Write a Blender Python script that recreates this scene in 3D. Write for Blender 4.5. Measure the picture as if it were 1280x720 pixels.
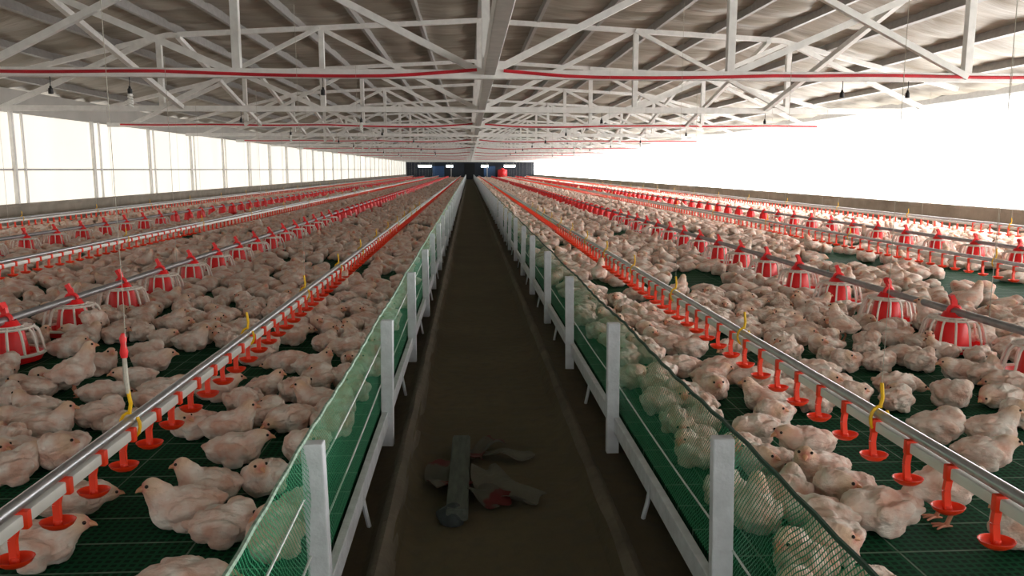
import bpy, bmesh, math, random
import numpy as np
from mathutils import Vector, Matrix, Euler

# ------------------------------------------------------------------ scene, camera, light
for o in list(bpy.data.objects):
    bpy.data.objects.remove(o, do_unlink=True)
SC = bpy.context.scene
COL = SC.collection
random.seed(7)
rng = np.random.default_rng(11)
R = math.radians

FOC = 1000.0                       # focal length in pixels of the 1280-wide frame
PITCH, YAW = 8.42, 3.06            # degrees down, degrees to the right
CAMZ = 1.35
cam = bpy.data.cameras.new('camera')
cam.sensor_width = 36.0
cam.lens = FOC / 1280 * 36.0
cam.clip_end = 400
cam.clip_start = 0.05
cam_o = bpy.data.objects.new('camera', cam)
cam_o.location = (0, 0, CAMZ)
cam_o.rotation_euler = (R(90 - PITCH), 0, R(-YAW))
COL.objects.link(cam_o)
SC.camera = cam_o

SC.view_settings.view_transform = 'Standard'
SC.view_settings.look = 'None'
SC.view_settings.exposure = 0.0
SC.view_settings.gamma = 1.0
SC.view_settings.use_curve_mapping = False

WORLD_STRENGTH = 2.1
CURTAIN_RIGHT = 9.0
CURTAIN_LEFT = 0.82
world = bpy.data.worlds.new('world')
SC.world = world
world.use_nodes = True
bg = world.node_tree.nodes['Background']
bg.inputs['Color'].default_value = (1.0, 0.98, 0.95, 1)
bg.inputs['Strength'].default_value = WORLD_STRENGTH
try:
    SC.cycles.max_bounces = 8
    SC.cycles.diffuse_bounces = 5
    SC.cycles.transparent_max_bounces = 12
    SC.cycles.use_denoising = True
    SC.cycles.sample_clamp_indirect = 6.0
except Exception:
    pass

CAMR = cam_o.rotation_euler.to_matrix()

def ray(px, py):
    return CAMR @ Vector(((px - 640) / FOC, -(py - 360) / FOC, -1.0))

def on_z(px, py, z):
    d = ray(px, py)
    t = (z - CAMZ) / d.z
    return Vector((d.x * t, d.y * t, z))

def on_y(px, py, y):
    d = ray(px, py)
    t = y / d.y
    return Vector((d.x * t, y, CAMZ + d.z * t))

def to_px(p):
    v = CAMR.transposed() @ (Vector(p) - Vector((0, 0, CAMZ)))
    if v.z > -1e-3:
        return None
    return 640 + FOC * v.x / -v.z, 360 - FOC * v.y / -v.z

# ------------------------------------------------------------------ dimensions
FLOOR = 0.23                       # top of the slatted pen floor
XL, XR = -8.6, 9.0                 # side walls
Y0, Y1 = -4.0, 114.0
CHORD_Z = 2.41
TRUSS0, TRUSS_STEP = 9.3, 5.35
MID = 0.2

def roof_z(x):
    d = abs(x - MID)
    return 4.02 - 0.055 * d if d < 5.4 else 4.02 - 0.055 * 5.4 - 0.245 * (d - 5.4)

# ------------------------------------------------------------------ materials
def new_mat(name):
    m = bpy.data.materials.new(name)
    m.use_nodes = True
    return m, m.node_tree.nodes, m.node_tree.links, m.node_tree.nodes['Principled BSDF']

def srgb(r, g, b):
    f = lambda c: (c / 255 / 12.92) if c / 255 <= 0.04045 else ((c / 255 + 0.055) / 1.055) ** 2.4
    return (f(r), f(g), f(b), 1)

def mat(name, c, rough=0.6, metal=0.0, var=0.12, scale=12, bump=0.0, bscale=60, stretch=None):
    m, N, L, b = new_mat(name)
    b.inputs['Roughness'].default_value = rough
    b.inputs['Metallic'].default_value = metal
    tc = N.new('ShaderNodeTexCoord')
    mp = N.new('ShaderNodeMapping')
    L.new(tc.outputs['Object'], mp.inputs[0])
    if stretch:
        mp.inputs['Scale'].default_value = stretch
    n = N.new('ShaderNodeTexNoise')
    n.inputs['Scale'].default_value = scale
    n.inputs['Detail'].default_value = 5
    L.new(mp.outputs[0], n.inputs['Vector'])
    r = N.new('ShaderNodeValToRGB')
    r.color_ramp.elements[0].position = 0.3
    r.color_ramp.elements[1].position = 0.7
    r.color_ramp.elements[0].color = tuple(x * (1 - var) for x in c[:3]) + (1,)
    r.color_ramp.elements[1].color = tuple(min(1, x * (1 + var)) for x in c[:3]) + (1,)
    L.new(n.outputs['Fac'], r.inputs[0])
    L.new(r.outputs[0], b.inputs['Base Color'])
    if bump:
        n2 = N.new('ShaderNodeTexNoise')
        n2.inputs['Scale'].default_value = bscale
        n2.inputs['Detail'].default_value = 4
        L.new(mp.outputs[0], n2.inputs['Vector'])
        bp = N.new('ShaderNodeBump')
        bp.inputs['Strength'].default_value = bump
        bp.inputs['Distance'].default_value = 0.02
        L.new(n2.outputs['Fac'], bp.inputs['Height'])
        L.new(bp.outputs[0], b.inputs['Normal'])
    return m

def emit_mat(name, c, s):
    m, N, L, b = new_mat(name)
    b.inputs['Base Color'].default_value = c
    b.inputs['Roughness'].default_value = 0.7
    b.inputs['Emission Color'].default_value = c
    b.inputs['Emission Strength'].default_value = s
    return m

M = {}
M['white_paint'] = mat('white_paint', srgb(240, 239, 235), 0.5, var=0.08, scale=9, bump=0.08)
M['post_paint'] = mat('post_paint', srgb(222, 224, 230), 0.6, var=0.12, scale=18, bump=0.15, bscale=90)
M['steel_grey'] = mat('steel_grey', srgb(165, 163, 160), 0.45, 0.3, var=0.1)
M['galv'] = mat('galvanised_steel', srgb(190, 192, 196), 0.32, 0.85, var=0.08, scale=25)
M['auger'] = mat('auger_pipe', srgb(150, 150, 152), 0.4, 0.7, var=0.12, scale=20)
M['pvc'] = mat('white_pvc', srgb(225, 222, 216), 0.4, var=0.05)
M['orange'] = mat('orange_plastic', srgb(255, 62, 20), 0.4, var=0.06)
M['clip'] = mat('red_clip_plastic', srgb(245, 50, 52), 0.4, var=0.06)
M['red'] = mat('red_plastic', srgb(240, 30, 34), 0.38, var=0.06)
M['grill'] = mat('white_plastic', srgb(235, 228, 218), 0.4, var=0.05)
M['yellow'] = mat('yellow_plastic', srgb(250, 196, 20), 0.45, var=0.05)
M['cord'] = mat('cord_white', srgb(190, 184, 170), 0.7, var=0.1, scale=200)
M['wire'] = mat('fence_wire', srgb(215, 218, 215), 0.4, 0.2, var=0.05)
M['rope'] = mat('green_rope', srgb(30, 70, 52), 0.7, var=0.2, scale=120)
M['pale_rope'] = mat('pale_net_edge', srgb(150, 180, 160), 0.6, var=0.4, scale=60)
M['black'] = mat('black_plastic', srgb(25, 25, 25), 0.5, var=0.1)
M['bulb'] = mat('bulb_glass', srgb(245, 245, 240), 0.25, var=0.02)
M['redpipe'] = mat('red_pipe', srgb(205, 40, 52), 0.5, var=0.25, scale=3)
M['concrete'] = mat('dwarf_wall_concrete', srgb(146, 138, 126), 0.9, var=0.2, scale=2.5, bump=0.3, bscale=20)
M['curb'] = mat('aisle_kerb_concrete', srgb(108, 97, 84), 0.9, var=0.25, scale=5, bump=0.4, bscale=30)
M['shaded_panel'] = mat('shaded_end_panel', srgb(20, 24, 34), 0.7, var=0.4, scale=0.6)  # bluish end wall, the lack of light there darkened into its colour
M['door_shade'] = mat('doorway_shade', srgb(8, 8, 9), 0.8, var=0.2)  # near-black colour paints the unlit depth of the doorway
M['bluepanel'] = mat('blue_drum', srgb(30, 60, 95), 0.5, var=0.2)
M['beak'] = mat('beak_horn', srgb(222, 160, 120), 0.45, var=0.08)
M['leg'] = mat('leg_skin', srgb(222, 150, 120), 0.55, var=0.1, scale=60)
M['eye'] = mat('eye_dark', srgb(28, 18, 15), 0.15, var=0.02)
M['plank'] = mat('weathered_plank', srgb(88, 92, 85), 0.8, var=0.25, scale=8, bump=0.3, stretch=(6, 1, 6))
M['stone'] = mat('grey_lump', srgb(64, 69, 71), 0.9, var=0.25, scale=20, bump=0.6)
M['tube'] = emit_mat('tube_light', (0.75, 0.92, 1.0, 1), 14.0)
M['fascia'] = mat('fascia', srgb(200, 198, 192), 0.7, var=0.08, scale=1.5)

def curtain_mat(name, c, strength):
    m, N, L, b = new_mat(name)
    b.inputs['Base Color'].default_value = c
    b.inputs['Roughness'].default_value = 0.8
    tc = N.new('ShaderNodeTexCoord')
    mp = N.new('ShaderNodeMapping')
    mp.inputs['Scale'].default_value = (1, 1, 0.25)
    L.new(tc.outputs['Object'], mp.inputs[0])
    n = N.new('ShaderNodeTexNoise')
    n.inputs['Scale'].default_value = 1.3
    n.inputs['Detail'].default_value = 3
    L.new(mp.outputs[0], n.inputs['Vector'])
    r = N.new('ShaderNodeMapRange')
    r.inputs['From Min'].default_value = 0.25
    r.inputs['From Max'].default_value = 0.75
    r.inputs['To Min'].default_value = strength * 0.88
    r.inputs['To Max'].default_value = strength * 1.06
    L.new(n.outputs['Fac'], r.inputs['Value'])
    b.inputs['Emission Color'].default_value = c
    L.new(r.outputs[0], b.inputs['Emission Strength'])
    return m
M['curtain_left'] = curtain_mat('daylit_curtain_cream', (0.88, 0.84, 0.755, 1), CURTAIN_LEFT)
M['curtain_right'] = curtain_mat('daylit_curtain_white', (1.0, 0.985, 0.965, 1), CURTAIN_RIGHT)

def roof_mat():
    m, N, L, b = new_mat('roof_foil')
    b.inputs['Roughness'].default_value = 0.5
    tc = N.new('ShaderNodeTexCoord')
    mp = N.new('ShaderNodeMapping')
    mp.inputs['Scale'].default_value = (0.35, 1.6, 1)
    L.new(tc.outputs['Object'], mp.inputs[0])
    n = N.new('ShaderNodeTexNoise')
    n.inputs['Scale'].default_value = 1.6
    n.inputs['Detail'].default_value = 6
    L.new(mp.outputs[0], n.inputs['Vector'])
    r = N.new('ShaderNodeValToRGB')
    r.color_ramp.elements[0].position = 0.3
    r.color_ramp.elements[1].position = 0.72
    r.color_ramp.elements[0].color = srgb(136, 127, 112)
    r.color_ramp.elements[1].color = srgb(180, 172, 158)
    L.new(n.outputs['Fac'], r.inputs[0])
    L.new(r.outputs[0], b.inputs['Base Color'])
    bp = N.new('ShaderNodeBump')
    bp.inputs['Strength'].default_value = 0.6
    bp.inputs['Distance'].default_value = 0.12
    L.new(n.outputs['Fac'], bp.inputs['Height'])
    L.new(bp.outputs[0], b.inputs['Normal'])
    return m
M['roof'] = roof_mat()

def lines(N, L, coord, period, width):
    """1 inside a thin line repeating every period along coord"""
    d = N.new('ShaderNodeMath'); d.operation = 'DIVIDE'; d.inputs[1].default_value = period
    L.new(coord, d.inputs[0])
    f = N.new('ShaderNodeMath'); f.operation = 'FRACT'
    L.new(d.outputs[0], f.inputs[0])
    c = N.new('ShaderNodeMath'); c.operation = 'LESS_THAN'; c.inputs[1].default_value = width / period
    L.new(f.outputs[0], c.inputs[0])
    return c.outputs[0]

def op(N, L, kind, a, b):
    m = N.new('ShaderNodeMath'); m.operation = kind
    for i, v in enumerate((a, b)):
        if isinstance(v, (int, float)):
            m.inputs[i].default_value = v
        else:
            L.new(v, m.inputs[i])
    return m.outputs[0]

def mix_rgb(N, L, fac, a, b):
    m = N.new('ShaderNodeMix'); m.data_type = 'RGBA'
    if isinstance(fac, (int, float)):
        m.inputs[0].default_value = fac
    else:
        L.new(fac, m.inputs[0])
    for i, v in ((6, a), (7, b)):
        if isinstance(v, tuple):
            m.inputs[i].default_value = v
        else:
            L.new(v, m.inputs[i])
    return m.outputs[2]

def slat_mat():
    m, N, L, b = new_mat('green_mesh_floor')
    b.inputs['Roughness'].default_value = 0.75
    b.inputs['Specular IOR Level'].default_value = 0.12
    tc = N.new('ShaderNodeTexCoord')
    s = N.new('ShaderNodeSeparateXYZ')
    L.new(tc.outputs['Object'], s.inputs[0])
    n = N.new('ShaderNodeTexNoise'); n.inputs['Scale'].default_value = 3.0; n.inputs['Detail'].default_value = 6
    L.new(tc.outputs['Object'], n.inputs['Vector'])
    base = mix_rgb(N, L, n.outputs['Fac'], srgb(8, 32, 21), srgb(17, 62, 41))
    fine = op(N, L, 'MAXIMUM', lines(N, L, s.outputs['X'], 0.026, 0.010), lines(N, L, s.outputs['Y'], 0.026, 0.010))
    c1 = mix_rgb(N, L, fine, base, srgb(24, 84, 56))
    wire = op(N, L, 'MAXIMUM', lines(N, L, s.outputs['Y'], 0.18, 0.008), lines(N, L, s.outputs['X'], 0.42, 0.006))
    n2 = N.new('ShaderNodeTexNoise'); n2.inputs['Scale'].default_value = 9.0
    L.new(tc.outputs['Object'], n2.inputs['Vector'])
    wf = op(N, L, 'MULTIPLY', wire, n2.outputs['Fac'])
    c2 = mix_rgb(N, L, wf, c1, srgb(150, 176, 156))
    L.new(c2, b.inputs['Base Color'])
    bp = N.new('ShaderNodeBump'); bp.inputs['Strength'].default_value = 0.7; bp.inputs['Distance'].default_value = 0.006
    L.new(op(N, L, 'ADD', fine, wire), bp.inputs['Height'])
    L.new(bp.outputs[0], b.inputs['Normal'])
    return m
M['slat'] = slat_mat()

def net_mat():
    m, N, L, b = new_mat('green_net')
    b.inputs['Roughness'].default_value = 0.45
    b.inputs['Base Color'].default_value = srgb(46, 150, 104)
    tc = N.new('ShaderNodeTexCoord')
    n = N.new('ShaderNodeTexNoise'); n.inputs['Scale'].default_value = 4.0; n.inputs['Detail'].default_value = 2
    L.new(tc.outputs['Object'], n.inputs['Vector'])
    s = N.new('ShaderNodeSeparateXYZ')
    L.new(tc.outputs['Object'], s.inputs[0])
    wob = op(N, L, 'MULTIPLY', n.outputs['Fac'], 0.06)
    u = op(N, L, 'ADD', op(N, L, 'ADD', s.outputs['Y'], s.outputs['Z']), wob)
    v = op(N, L, 'ADD', op(N, L, 'SUBTRACT', s.outputs['Y'], s.outputs['Z']), wob)
    a = op(N, L, 'MAXIMUM', lines(N, L, u, 0.016, 0.0042), lines(N, L, v, 0.016, 0.0042))
    L.new(a, b.inputs['Alpha'])
    return m
M['net'] = net_mat()

def ground_mat():
    m, N, L, b = new_mat('aisle_ground')
    b.inputs['Roughness'].default_value = 0.9
    tc = N.new('ShaderNodeTexCoord')
    n = N.new('ShaderNodeTexNoise'); n.inputs['Scale'].default_value = 1.4; n.inputs['Detail'].default_value = 8
    L.new(tc.outputs['Object'], n.inputs['Vector'])
    n2 = N.new('ShaderNodeTexNoise'); n2.inputs['Scale'].default_value = 14; n2.inputs['Detail'].default_value = 6
    L.new(tc.outputs['Object'], n2.inputs['Vector'])
    c = mix_rgb(N, L, n.outputs['Fac'], srgb(70, 60, 44), srgb(112, 98, 74))
    r = N.new('ShaderNodeMapRange'); r.inputs['From Min'].default_value = 0.45; r.inputs['From Max'].default_value = 0.75
    L.new(n2.outputs['Fac'], r.inputs['Value'])
    c2 = mix_rgb(N, L, r.outputs[0], c, srgb(84, 76, 62))
    L.new(c2, b.inputs['Base Color'])
    bp = N.new('ShaderNodeBump'); bp.inputs['Strength'].default_value = 0.5; bp.inputs['Distance'].default_value = 0.02
    L.new(n2.outputs['Fac'], bp.inputs['Height'])
    L.new(bp.outputs[0], b.inputs['Normal'])
    return m
M['ground'] = ground_mat()

def chick_mat():
    m, N, L, b = new_mat('chick_down')
    b.inputs['Roughness'].default_value = 0.85
    at = N.new('ShaderNodeAttribute'); at.attribute_name = 'tint'
    tc = N.new('ShaderNodeTexCoord')
    mp = N.new('ShaderNodeMapping'); mp.inputs['Scale'].default_value = (0.45, 1, 1)
    L.new(tc.outputs['Object'], mp.inputs[0])
    n = N.new('ShaderNodeTexNoise'); n.inputs['Scale'].default_value = 60; n.inputs['Detail'].default_value = 4
    L.new(mp.outputs[0], n.inputs['Vector'])
    n3 = N.new('ShaderNodeTexNoise'); n3.inputs['Scale'].default_value = 15; n3.inputs['Detail'].default_value = 3
    oi = N.new('ShaderNodeObjectInfo')
    ad = N.new('ShaderNodeVectorMath'); ad.operation = 'ADD'
    L.new(tc.outputs['Object'], ad.inputs[0]); L.new(oi.outputs['Random'], ad.inputs[1])
    L.new(ad.outputs[0], n3.inputs['Vector'])
    r = N.new('ShaderNodeMapRange'); r.inputs['From Min'].default_value = 0.32; r.inputs['From Max'].default_value = 0.66
    r.inputs['To Max'].default_value = 0.9
    L.new(n3.outputs['Fac'], r.inputs['Value'])
    white = mix_rgb(N, L, r.outputs[0], at.outputs['Color'], srgb(252, 244, 234))
    # heads keep their own tint (alpha of the attribute says how feathered a spot is)
    c = mix_rgb(N, L, at.outputs['Alpha'], at.outputs['Color'], white)
    L.new(c, b.inputs['Base Color'])
    bp = N.new('ShaderNodeBump'); bp.inputs['Strength'].default_value = 0.9; bp.inputs['Distance'].default_value = 0.012
    L.new(n.outputs['Fac'], bp.inputs['Height'])
    L.new(bp.outputs[0], b.inputs['Normal'])
    try:
        b.inputs['Sheen Weight'].default_value = 0.15
    except Exception:
        pass
    return m
M['chick'] = chick_mat()

def sack_mat():
    m, N, L, b = new_mat('torn_sack_print')
    b.inputs['Roughness'].default_value = 0.7
    tc = N.new('ShaderNodeTexCoord')
    n = N.new('ShaderNodeTexNoise'); n.inputs['Scale'].default_value = 5.0; n.inputs['Detail'].default_value = 3
    L.new(tc.outputs['Object'], n.inputs['Vector'])
    r = N.new('ShaderNodeMapRange'); r.inputs['From Min'].default_value = 0.52; r.inputs['From Max'].default_value = 0.56
    L.new(n.outputs['Fac'], r.inputs['Value'])
    c = mix_rgb(N, L, r.outputs[0], srgb(76, 71, 61), srgb(84, 12, 9))
    L.new(c, b.inputs['Base Color'])
    return m
M['sack'] = sack_mat()
M['paper'] = mat('pale_sack_paper', srgb(94, 89, 78), 0.8, var=0.15, scale=9, bump=0.3)

# ------------------------------------------------------------------ mesh helpers
def box(bm, x0, x1, y0, y1, z0, z1, bev=0.0):
    vs = [bm.verts.new((x, y, z)) for x in (x0, x1) for y in (y0, y1) for z in (z0, z1)]
    f = [(0, 1, 3, 2), (4, 6, 7, 5), (0, 4, 5, 1), (2, 3, 7, 6), (0, 2, 6, 4), (1, 5, 7, 3)]
    fs = [bm.faces.new([vs[i] for i in q]) for q in f]
    if bev:
        es = list({e for q in fs for e in q.edges})
        bmesh.ops.bevel(bm, geom=es, offset=bev, segments=2, affect='EDGES', profile=0.5)

def bar(bm, a, b, w, h, up=(0, 0, 1)):
    """square-section bar from a to b"""
    a, b = Vector(a), Vector(b)
    d = (b - a).normalized()
    u = Vector(up)
    if abs(d.dot(u)) > 0.95:
        u = Vector((0, 1, 0))
    s = d.cross(u).normalized()
    u = s.cross(d).normalized()
    ring = []
    for p in (a, b):
        ring.append([bm.verts.new(p + s * w / 2 * i + u * h / 2 * j) for i, j in ((-1, -1), (1, -1), (1, 1), (-1, 1))])
    for k in range(4):
        bm.faces.new((ring[0][k], ring[0][(k + 1) % 4], ring[1][(k + 1) % 4], ring[1][k]))
    bm.faces.new(ring[0][::-1]); bm.faces.new(ring[1])

def tube(bm, pts, rad, seg=8, caps=True):
    pts = [Vector(p) for p in pts]
    rads = rad if isinstance(rad, (list, tuple)) else [rad] * len(pts)
    prev = None
    rings = []
    for i, p in enumerate(pts):
        d = (pts[min(i + 1, len(pts) - 1)] - pts[max(i - 1, 0)]).normalized()
        if prev is None:
            u = Vector((0, 0, 1)) if abs(d.z) < 0.9 else Vector((1, 0, 0))
        else:
            u = prev
        s = d.cross(u).normalized()
        u = s.cross(d).normalized()
        prev = u
        rings.append([bm.verts.new(p + (s * math.cos(2 * math.pi * k / seg) + u * math.sin(2 * math.pi * k / seg)) * rads[i]) for k in range(seg)])
    for a, b in zip(rings, rings[1:]):
        for k in range(seg):
            bm.faces.new((a[k], a[(k + 1) % seg], b[(k + 1) % seg], b[k]))
    if caps:
        bm.faces.new(rings[0][::-1]); bm.faces.new(rings[-1])

def lathe(bm, prof, seg=24, c=(0, 0, 0), sx=1.0, sy=1.0):
    rings = []
    for r, z in prof:
        if r < 1e-5:
            rings.append([bm.verts.new((c[0], c[1], c[2] + z))])
        else:
            rings.append([bm.verts.new((c[0] + r * sx * math.cos(2 * math.pi * k / seg), c[1] + r * sy * math.sin(2 * math.pi * k / seg), c[2] + z)) for k in range(seg)])
    for a, b in zip(rings, rings[1:]):
        for k in range(seg):
            k2 = (k + 1) % seg
            if len(a) == 1 and len(b) == 1:
                continue
            if len(a) == 1:
                bm.faces.new((a[0], b[k2], b[k]))
            elif len(b) == 1:
                bm.faces.new((a[k], a[k2], b[0]))
            else:
                bm.faces.new((a[k], a[k2], b[k2], b[k]))

def mesh(name, fn, m, smooth=False):
    bm = bmesh.new()
    fn(bm)
    bmesh.ops.recalc_face_normals(bm, faces=bm.faces)
    me = bpy.data.meshes.new(name)
    bm.to_mesh(me)
    bm.free()
    me.materials.append(m)
    if smooth:
        me.polygons.foreach_set('use_smooth', [True] * len(me.polygons))
        try:
            me.set_sharp_from_angle(angle=R(40))
        except Exception:
            pass
    return me

def link(name, me, parent=None, loc=None, rot=None, scale=None):
    o = bpy.data.objects.new(name, me)
    COL.objects.link(o)
    if parent is not None:
        o.parent = parent
    if loc is not None:
        o.location = loc
    if rot is not None:
        o.rotation_euler = rot
    if scale is not None:
        o.scale = (scale,) * 3 if isinstance(scale, (int, float)) else scale
    return o

def obj(name, fn, m, parent=None, loc=None, smooth=False):
    return link(name, mesh(name, fn, M[m], smooth), parent, loc)

def tag(o, label, cat, group=None, kind=None):
    o['label'] = label
    o['category'] = cat
    if group:
        o['group'] = group
    if kind:
        o['kind'] = kind
    return o

def thing(name, label, cat, loc=(0, 0, 0), rotz=0, group=None):
    o = link(name, None, None, loc, (0, 0, rotz))
    o.empty_display_size = 0.1
    return tag(o, label, cat, group)

def struct(o):
    o['kind'] = 'structure'
    return o

ONES = ['zeroth', 'first', 'second', 'third', 'fourth', 'fifth', 'sixth', 'seventh', 'eighth', 'ninth', 'tenth', 'eleventh', 'twelfth',
        'thirteenth', 'fourteenth', 'fifteenth', 'sixteenth', 'seventeenth', 'eighteenth', 'nineteenth']
TENS = {2: 'twent', 3: 'thirt', 4: 'fort', 5: 'fift', 6: 'sixt', 7: 'sevent', 8: 'eight', 9: 'ninet'}
def nth(n):
    if n < 20:
        return ONES[n]
    if n < 100:
        return TENS[n // 10] + ('ieth' if n % 10 == 0 else 'y-' + ONES[n % 10])
    return 'hundred-and-' + nth(n - 100) if n > 100 else 'hundredth'

# ------------------------------------------------------------------ the setting
def floor_fn(bm):
    prof = [(XL - 1, .055), (-.36, .058), (-.335, .082), (-.30, .10), (-.268, .092), (-.245, .03), (-.2, .006), (0.13, 0.0), (.42, .006),
            (.46, .02), (.485, .06), (.53, .075), (.575, .066), (.61, .058), (XR + 1, .055)]
    rows = []
    ny = 240
    r2 = random.Random(3)
    for j in range(ny + 1):
        y = Y0 + (Y1 - Y0) * (j / ny) ** 1.8
        jit = [r2.uniform(-.006, .006) for _ in prof]
        rows.append([bm.verts.new((x + (jit[i] if 0 < i < len(prof) - 1 else 0), y, z + jit[-1 - i] * .6)) for i, (x, z) in enumerate(prof)])
    for a, b in zip(rows, rows[1:]):
        for k in range(len(prof) - 1):
            bm.faces.new((a[k], a[k + 1], b[k + 1], b[k]))
struct(obj('floor', floor_fn, 'ground', smooth=True))

def curb(x, r, h):
    def f(bm):
        ys = list(np.arange(Y0 + .1, 24, .25)) + list(np.arange(24, Y1 - 2, 2.0))
        rows = []
        r2 = random.Random(int(x * 100))
        for yy in ys:
            rows.append([bm.verts.new((x + r * math.cos(a) + r2.uniform(-.003, .003), yy, .0 + h * math.sin(a) + r2.uniform(-.002, .002))) for a in np.linspace(math.pi, 0, 9)])
        for a, b in zip(rows, rows[1:]):
            for k in range(8):
                bm.faces.new((a[k], a[k + 1], b[k + 1], b[k]))
    return f
struct(obj('trim_3', curb(-.298, .048, .116), 'curb', smooth=True))
struct(obj('trim_4', curb(.525, .045, .088), 'curb', smooth=True))
for side, x0, x1 in (('left', XL, -.425), ('right', .695, XR)):
    o = obj('floor_' + side, lambda bm: box(bm, x0, x1, Y0 + .3, Y1 - .3, FLOOR - .03, FLOOR), 'slat')
    struct(o)

def dwarf(x0, x1):
    def f(bm):
        box(bm, x0, x1, Y0, Y1, 0.04, 0.68, 0.0)
        box(bm, x0 - .03, x1 + .03, Y0, Y1, 0.64, 0.70, 0.008)
    return f
wl = struct(obj('wall_left', dwarf(XL - .16, XL - .01), 'concrete'))
wr = struct(obj('wall_right', dwarf(XR + .01, XR + .16), 'concrete'))
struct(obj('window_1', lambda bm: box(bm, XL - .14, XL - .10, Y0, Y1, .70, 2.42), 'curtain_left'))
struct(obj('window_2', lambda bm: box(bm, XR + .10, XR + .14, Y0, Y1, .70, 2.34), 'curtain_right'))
struct(obj('trim_1', lambda bm: box(bm, XL - .16, XL - .08, Y0, Y1, 2.42, roof_z(XL) - .02), 'fascia'))
struct(obj('trim_2', lambda bm: box(bm, XL - .09, XL - .04, Y0, Y1, 1.33, 1.37), 'steel_grey'))
def back_fn(bm):  # unseen wall behind the camera, wide opening added to let sky fill in
    box(bm, XL - .2, XR + .2, Y0 - .1, Y0, 2.7, 4.1)
    box(bm, XL - .2, -5.0, Y0 - .1, Y0, 0, 2.7)
    box(bm, 5.4, XR + .2, Y0 - .1, Y0, 0, 2.7)
    box(bm, -5.0, 5.4, Y0 - .1, Y0, 0, .7)
struct(obj('wall_back', back_fn, 'fascia'))

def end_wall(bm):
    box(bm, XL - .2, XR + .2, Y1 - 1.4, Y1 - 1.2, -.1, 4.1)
we = struct(obj('wall_front', end_wall, 'shaded_panel'))
struct(obj('door_1', lambda bm: box(bm, -.6, .85, Y1 - 1.46, Y1 - 1.39, -.05, 2.2, .02), 'door_shade'))

post_me = mesh('wall_post', lambda bm: box(bm, -.035, .035, -.035, .035, .70, 2.44, .006), M['white_paint'])
y = 15.89 - 3.28 * 2
while y < Y1 - 3:
    link('wall_post', post_me, wl, (XL - .03, y, 0))
    if y < 60:
        link('wall_post', post_me, wl, (XL - .06, y + .42, 0), scale=(.6, .6, 1))
    y += 3.28

def roof_fn(bm):
    xs = list(np.linspace(XL - .9, XR + .9, 108))
    ys = list(np.arange(Y0 - .5, Y1 + .5, .28))
    px = rng.uniform(0, 6.28, 6)
    rows = []
    for yy in ys:
        row = []
        for x in xs:
            s = .022 * math.sin(yy * 5.1 + px[0] + 1.5 * math.sin(x * .8 + yy * .3)) + .016 * math.sin(yy * 9.7 + px[1] + x * 1.1) + .02 * math.sin(yy * 2.3 + x * .5 + px[2])
            sag = .045 * abs(math.sin(math.pi * (x - MID) / 1.05))
            row.append(bm.verts.new((x, yy, roof_z(x) + .10 - sag + s * (0.4 + abs(math.sin(math.pi * (x - MID) / 1.05))))))
        rows.append(row)
    for a, b in zip(rows, rows[1:]):
        for k in range(len(xs) - 1):
            bm.faces.new((a[k], a[k + 1], b[k + 1], b[k]))
ceiling = struct(obj('ceiling', roof_fn, 'roof', smooth=True))
k = -8
for k in range(-9, 10):
    x = MID + k * 1.05
    if x < XL - .8 or x > XR + .8:
        continue
    ang = 0 if abs(x - MID) < 5.4 else (0.24 if x < MID else -0.24)
    o = obj('purlin', lambda bm: box(bm, -.03, .03, Y0, Y1, -.02, .12), 'steel_grey', ceiling, (x, 0, roof_z(x) - .02))
    o.rotation_euler = (0, -ang, 0)

# long tie beam under the ridge
tb = obj('tie_beam', lambda bm: box(bm, MID - .02, MID + .105, Y0 + .1, Y1 - 1.5, 2.40, 2.58, .008), 'white_paint')
tag(tb, 'long white box beam running down the middle of the building under the trusses', 'beam')

# ------------------------------------------------------------------ roof trusses
NODES = [-8.3, -5.55, -2.76, 0, 2.80, 5.60, 8.3]
def chordtop(dx):
    return roof_z(MID + dx) - .07
TP = {}
TP['bottom_chord'] = mesh('bottom_chord', lambda bm: box(bm, XL - MID - .02, XR - MID + .02, -.05, .05, CHORD_Z - .05, CHORD_Z + .05, .006), M['white_paint'])
def top_fn(bm):
    pts = [XL - MID, -5.4, 0, 5.4, XR - MID]
    for a, b in zip(pts, pts[1:]):
        bar(bm, (a, 0, chordtop(a)), (b, 0, chordtop(b)), .09, .08)
TP['top_chord'] = mesh('top_chord', top_fn, M['white_paint'])
verts_me, diag_me = [], []
for n in NODES:
    if abs(n) > 8:
        continue
    verts_me.append(mesh('vertical_strut', lambda bm: box(bm, n - .045, n + .045, -.045, .045, CHORD_Z + .03, chordtop(n), .005), M['white_paint']))
def diag(a, b, s=.06):
    return mesh('diagonal_strut', lambda bm: bar(bm, a, b, s, s), M['white_paint'])
B = CHORD_Z
for s in (-1, 1):
    n1, n2, n3 = s * 2.78, s * 5.58, s * 8.3
    diag_me += [diag((0, .02, B), (n1, .02, chordtop(n1)), .075), diag((n1, .02, B), (n2, .02, chordtop(n2)), .075),
                diag((n1, -.05, chordtop(n1)), (n2, -.05, B), .07), diag((n2, 0, chordtop(n2)), (n3, 0, B), .08)]
trusses = []
n = 0
y = TRUSS0 - TRUSS_STEP
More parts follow.
